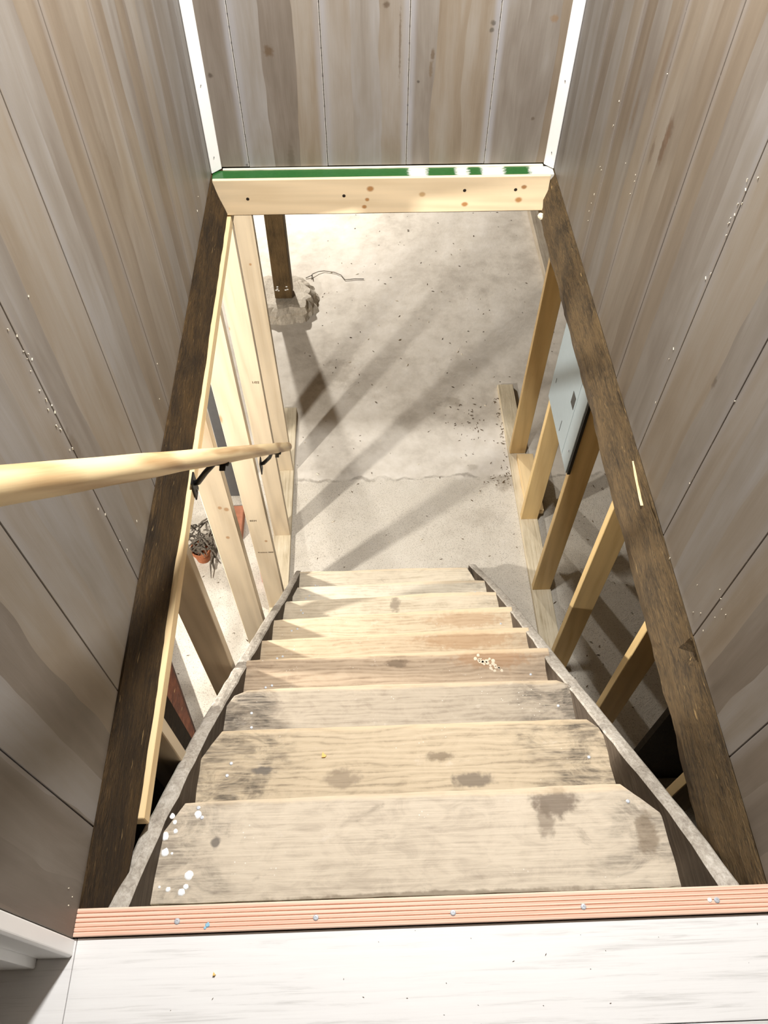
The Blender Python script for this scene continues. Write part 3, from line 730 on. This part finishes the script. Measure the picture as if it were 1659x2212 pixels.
# ------------------------------------------------------------------ grey cabinet on the right studs
cbn = thing('wall_cabinet', 'flat grey metal cabinet with small dark window on the right stud wall', 'cabinet', (0.93, 2.45, -1.03))
boxo('body', M['cabinet'], cbn, 0.9315, 0.9445, 2.206, 2.698, -1.222, -0.700, bev=0.001)
boxo('shadow_gap', M['black'], cbn, 0.9300, 0.9445, 2.190, 2.2050, -1.222, -0.700, bev=0.001)  # black strip standing in for the shadowed gap beside the stud
boxo('door', M['cabinet'], cbn, 0.9250, 0.9310, 2.203, 2.3115, -1.224, -0.698, bev=0.0012)
boxo('door', M['cabinet'], cbn, 0.9250, 0.9310, 2.3155, 2.701, -1.224, -0.698, bev=0.0012)
boxo('window', M['glass_dark'], cbn, 0.9240, 0.9255, 2.331, 2.383, -0.940, -0.870, bev=0.0006)
for y, z0, z1 in ((2.640, -1.075, -1.045), (2.425, -1.18, -1.11)):
    boxo('slot', M['dark_hole'], cbn, 0.9243, 0.9252, y-0.0022, y+0.0022, z0, z1)
bm = B(); lathe(bm, (0.9250, 2.240, -1.11), [(0.006, 0), (0.006, -0.003), (0.003, -0.005)], 12, 0); link('lock', bm, M['steel'], cbn)

# ------------------------------------------------------------------ cellar: post on footing, wire, kerb, pot and clutter
bm = B()
n = 60; rings = []
for (h, k) in ((0.0, 1.08), (0.025, 1.04), (0.05, 0.98), (0.075, 0.97), (0.098, 0.90), (0.114, 0.84), (0.119, 0.72)):
    ring = []
    for i in range(n):
        a = 2*math.pi*i/n
        cx, cy = -0.62, 4.83
        rx, ry = 0.27, 0.23
        q = k*(1+0.16*noise.noise((math.cos(a)*2.3, math.sin(a)*2.3, 4+h*5))+0.13*noise.noise((math.cos(a)*5, math.sin(a)*5, h*40))+0.05*noise.noise((math.cos(a)*14, math.sin(a)*14, h*60)))
        e = 2.6
        ca, sa = math.cos(a), math.sin(a)
        m_ = (abs(ca)**e+abs(sa)**e)**(-1/e)
        ring.append((cx+rx*q*m_*ca, cy+ry*q*m_*sa, ZF-0.004+h+0.012*noise.noise((ca*3, sa*3, h*9))*(h > 0.01)))
    rings.append(ring)
loft(bm, rings)
tag(link('concrete_footing', bm, M['footing'], None), 'broken edged lump of concrete under the dark timber post', 'footing')
po = thing('timber_post', 'dark square timber post standing on broken concrete footing', 'post', (-0.59, 4.8, ZF+0.124))
boxo('shaft', M['post'], po, -0.657, -0.525, 4.735, 4.868, ZF+0.124, -0.1915, bev=0.006)
bm = B()
for i, (x, z) in enumerate(((-0.64, -2.13), (-0.63, -2.12), (-0.622, -2.135), (-0.628, -2.10), (-0.555, -2.125), (-0.56, -2.10), (-0.57, -2.13))):
    for k in range(1):
        vs = [bm.verts.new((x+0.008*math.cos(a)*(1+0.4*noise.noise((a, i, 0))), 4.7345, z+0.006*math.sin(a))) for a in [2*math.pi*q/9 for q in range(9)]]
        vt = [bm.verts.new((v.co.x*0.8+0.2*x, 4.7335, v.co.z*0.8+0.2*z)) for v in vs]
        for q in range(9): bm.faces.new((vs[q], vs[(q+1) % 9], vt[(q+1) % 9], vt[q]))
        bm.faces.new(vt)
o = link('paint_spots', bm, M['white_spot'], po); o['kind'] = 'stuff'

bm = B()
tube(bm, [(-0.445, 5.13, ZF+0.012), (-0.40, 5.15, ZF+0.02), (-0.389, 5.163, ZF+0.026), (-0.345, 5.198, ZF+0.02), (-0.30, 5.214, ZF+0.014), (-0.218, 5.194, ZF+0.014), (-0.162, 5.157, ZF+0.014), (-0.132, 5.097, ZF+0.014), (-0.095, 5.10, ZF+0.013), (-0.058, 5.107, ZF+0.013), (0.02, 5.105, ZF+0.012)], 0.0028, 6)
tube(bm, [(-0.40, 5.12, ZF+0.010), (-0.394, 5.16, ZF+0.022), (-0.385, 5.10, ZF+0.012)], 0.003, 6)
tag(link('wire', bm, M['dry'], None, True), 'thin bent wire lying on the cellar floor beyond the footing', 'wire')

kb = boxo('kerb_board', M['grey_tile'], None, 1.46, 1.555, 4.95, 7.2, ZF+0.007, ZF+0.075, bev=0.004)
tag(kb, 'grey weathered board lying at the far right edge of the cellar floor', 'board')
dp = boxo('dark_panel', M['dark_wall'], None, 1.556, 1.60, 4.6, 7.4, ZF+0.007, -0.25, bev=0.003)
tag(dp, 'dark wooden partition behind the grey board at far right', 'partition')

# pot with withered plant
pt = thing('flower_pot', 'small terracotta flower pot on the cellar floor behind left studs', 'flower pot', (-0.985, 2.50, ZF))
bm = B(); lathe(bm, (-0.985, 2.50, ZF+0.001), [(0.040, 0), (0.050, 0.075), (0.058, 0.080), (0.060, 0.110), (0.053, 0.110), (0.046, 0.07)], 24); link('pot', bm, M['terracotta'], pt, False)
bm = B(); rr = random.Random(5)
for i in range(70):
    a = rr.uniform(0, 6.28); q = rr.uniform(0.01, 0.085); h = rr.uniform(0.09, 0.17)
    c = Vector((-0.975+0.075*rr.uniform(-1, 1), 2.56+0.10*rr.uniform(-1, 1), ZF+h))
    dv = Vector((rr.uniform(-1, 1), rr.uniform(-1, 1), rr.uniform(-0.5, 0.5)))*0.05
    tube(bm, [c-dv, c+Vector((0, 0, 0.012)), c+dv], [0.003, 0.006, 0.002], 5)
for dx, dy, rr_ in ((0.0, 0.0, 0.010), (0.018, 0.02, 0.007), (-0.006, -0.03, 0.005)):
    s0 = Vector((-0.93+dx, 2.56+dy, ZF+0.13)); tube(bm, [s0, s0+Vector((0.022, -0.05, -0.05)), s0+Vector((0.004, -0.10, -0.09)), s0+Vector((0.018+dx, -0.15+dy, -0.117))], [rr_*0.7, rr_, rr_*1.1, rr_*0.4], 7)
o = link('withered_stems', bm, M['dry'], pt); o['kind'] = 'stuff'

bk = boxo('brick', M['brick'], None, -0.87, -0.76, 2.62, 2.84, ZF+0.001, ZF+0.065, bev=0.005)
tag(bk, 'old red brick on the cellar floor glimpsed between left studs', 'brick')
gp = boxo('grey_post', M['grey_metal'], None, -0.865, -0.80, 2.96, 3.03, ZF+0.001, -0.1915, bev=0.003)
tag(gp, 'slim dark grey upright post behind the left studs', 'post')
bm = B(); lathe(bm, (-0.60, 2.33, ZF+0.001), [(0.026, 0), (0.026, 0.10), (0.020, 0.112), (0.012, 0.115), (0.012, 0.13)], 18)
tag(link('spray_can', bm, M['red'], None, False), 'small red can on the floor glimpsed behind left studs', 'can')

# boards and pipe in the dark left of the stairs
def slanted(name, a, b, w, z0, z1, mat, label, cat):
    a, b = Vector(a), Vector(b); d = (b-a).normalized(); nn = Vector((-d.y, d.x))*w
    bm = B(); prism(bm, [a, b, b+nn, a+nn], z0, z1, bev=0.003)
    return tag(link(name, bm, mat, None), label, cat)
slanted('brown_board', (-1.16, 1.99), (-0.80, 1.18), -0.085, ZF+0.004, ZF+0.12, M['brown_board'], 'dark red brown board lying on edge left of the stairs', 'board')
slanted('grey_batten', (-1.28, 1.78), (-0.90, 1.02), -0.03, ZF+0.004, ZF+0.06, M['grey_metal'], 'grey batten lying beside the dark red brown board', 'board')
bm = B(); tube(bm, [(-1.44, 1.80, ZF+0.065), (-1.02, 0.90, ZF+0.065)], 0.06, 18)
tag(link('black_pipe', bm, M['black'], None, True), 'black pipe lying in the dark left of the stairs', 'pipe')

# crumbs on the floors
def crumbs(name, pts, mat, label, smin, smax, seed):
    bm = B(); rr = random.Random(seed)
    for x, y, z in pts:
        s = rr.uniform(smin, smax); a = rr.uniform(0, 6.28); l = rr.uniform(1, 2.6)
        dx, dy = math.cos(a)*s*l, math.sin(a)*s*l; ex, ey = -math.sin(a)*s*0.6, math.cos(a)*s*0.6
        vs = [bm.verts.new((x+dx, y+dy, z)), bm.verts.new((x+ex, y+ey, z)), bm.verts.new((x-dx, y-dy, z)), bm.verts.new((x-ex, y-ey, z))]
        tp = bm.verts.new((x+rr.uniform(-.2, .2)*s, y, z+s*0.8))
        for q in range(4): bm.faces.new((vs[q], vs[(q+1) % 4], tp))
    o = link(name, bm, mat, None); o['kind'] = 'stuff'; return tag(o, label, 'debris')
rr = random.Random(11)
pts = []
for i in range(190):
    x, y = rr.uniform(-0.45, 1.5), rr.uniform(2.35, 6.4)
    if x > 1.35 and y > 4.8: continue
    pts.append((x, y, ZF+(0.006 if y > 3.1 else -0.002)))
for i in range(60): pts.append((rr.gauss(0.72, 0.10), rr.gauss(3.55, 0.16), ZF+0.006))
for i in range(50): pts.append((rr.uniform(0.905, 0.937), rr.uniform(3.05, 3.8), ZF+0.006))
for i in range(30): pts.append((rr.gauss(0.88, 0.09), rr.gauss(3.04, 0.035), ZF+0.003))
for i in range(60): pts.append((rr.uniform(1.06, 1.6), rr.uniform(1.0, 3.2), ZF-0.001))
for i in range(50): pts.append((rr.uniform(-1.2, -0.6), rr.uniform(1.4, 3.2), ZF-0.001))
crumbs('floor_crumbs', pts, M['debris'], 'dark crumbs and splinters scattered over the cellar floor', 0.002, 0.0065, 3)
pts = [(rr.uniform(-0.43, 0.95), rr.uniform(2.35, 5.5), ZF+0.006) for i in range(45)]
crumbs('pale_crumbs', pts, M['shaving'], 'pale wood shavings scattered over the cellar floor', 0.003, 0.007, 4)
pts = [(rr.uniform(-0.53, 0.70), rr.uniform(0.02, 0.195), 0.0004) for i in range(26)]
crumbs('hall_crumbs', pts, M['debris'], 'tiny dark specks on the white hall floor', 0.0006, 0.0013, 5)
# pale shavings clinging to the shaft walls
def flecks(name, pts, plane, out, label, seed):
    bm = B(); rr = random.Random(seed)
    for y, z in pts:
        a = rr.gauss(1.3, 0.5); l = rr.uniform(0.0010, 0.0040)*rr.uniform(0.5, 1); t_ = rr.uniform(0.0005, 0.0009)
        d = Vector((0, math.cos(a), math.sin(a))); e = Vector((0, -math.sin(a), math.cos(a)))
        c = Vector((plane+out*0.0006, y, z)); o = Vector((out, 0, 0))
        lo = [bm.verts.new(c+d*l*p+e*t_*q) for p, q in ((-1, -1), (1, -1), (1, 1), (-1, 1))]
        hi = [bm.verts.new(v.co+o*0.0014) for v in lo]
        bm.faces.new(hi)
        for q in range(4): bm.faces.new((lo[q], lo[(q+1) % 4], hi[(q+1) % 4], hi[q]))
    o = link(name, bm, M['shaving'], None); o['kind'] = 'stuff'; return tag(o, label, 'debris')
shR = [(2.152, 0.303), (2.135, 0.303), (2.145, 0.219), (2.152, 0.185), (2.155, 0.156), (2.142, 0.131), (1.952, 0.429), (1.853, 0.435), (1.859, 0.45), (1.858, 0.396), (1.841, 0.709), (1.31, 0.761), (1.277, 0.785), (1.302, 0.747), (1.308, 0.713), (1.294, 0.723), (1.304, 0.694), (1.313, 0.68), (1.312, 0.67), (1.303, 0.649), (1.301, 0.56), (1.314, 0.54), (2.128, 0.508), (2.126, 0.44), (1.328, 0.299), (1.327, 0.333), (1.03, 0.206), (1.308, 0.174), (1.025, 0.471), (0.96, 0.003), (0.832, 0.095), (0.77, 0.184), (0.736, 0.127), (0.717, 0.174), (0.734, 0.164), (0.74, 0.059), (0.776, 0.072), (0.796, 0.039), (0.753, 0.175)]
shL = [(2.375, 0.091), (2.32, 0.073), (1.027, 0.749), (0.94, 0.742), (0.947, 0.698), (0.937, 0.697), (0.95, 0.684), (0.93, 0.677), (0.927, 0.636), (0.932, 0.608), (0.924, 0.593), (0.941, 0.586), (0.94, 0.57), (0.924, 0.552), (0.931, 0.535), (0.927, 0.484), (0.938, 0.475), (0.922, 0.308), (0.938, 0.268), (0.943, 0.162), (0.953, 0.109), (1.44, 0.09), (1.506, 0.153), (1.05, 0.085), (0.925, 0.767), (0.937, 0.713), (0.26, 0.05), (0.27, 0.075), (0.245, 0.06)]
flecks('wall_shavings', shR, XR, -1, 'tiny pale shavings clinging to the right wall boards', 1)
flecks('wall_shavings', shL, XL, 1, 'tiny pale shavings clinging to the left wall boards', 2)
def chip(x, y, z, s, label):
    bm = B()
    pts = [(x-s*0.5, y-s*0.55), (x+s*0.35, y-s*0.5), (x+s*0.62, y-s*0.1), (x+s*0.1, y+s*0.25), (x-s*0.25, y+s*0.8), (x-s*0.45, y+s*0.1)]
    prism(bm, pts, z+0.0003, z+0.004)
    tag(link('wood_chip', bm, M['chip'], None), label, 'wood chip')
chip(-0.130, 0.669, -0.4672, 0.011, 'yellow wood chip lying on the second stair tread')
chip(-0.285, 0.138, 0.0, 0.0042, 'tiny yellow wood chip lying on the white hall floor')

# ------------------------------------------------------------------ lamps
def lamp(key, label, cord):
    (x, y, z), power, rad, col = LAMPS[key]
    t = thing('ceiling_lamp' if key == 'hall' else 'hanging_lamp', label, 'lamp', (x, y, z))
    l = bpy.data.lights.new('bulb_light', 'AREA' if key == 'hall' else 'POINT'); l.energy = power; l.color = col
    if key == 'hall': l.shape = 'DISK'; l.size = 2*rad
    else: l.shadow_soft_size = rad
    o = bpy.data.objects.new('bulb_light', l); C.objects.link(o); o.parent = t
    bm = B(); lathe(bm, (x, y, z+rad+0.012), [(0.05, 0), (0.05, 0.012), (0.02, 0.02), (0.02, 0.05)], 20); link('socket', bm, M['white'], t)
    if key != 'hall':
        bm = B(); tube(bm, [(x, y, z+rad+0.058), (x, y, z+cord-0.001)], 0.004, 8); link('cord', bm, M['black'], t)
lamp('hall', 'white ceiling lamp above the stairs', 0.22)
lamp('cellar', 'bare bulb on a cord in the cellar left of the stairs', 0.19)
lamp('cellar_far', 'bare bulb on a cord at the far end of the cellar', 0.26)
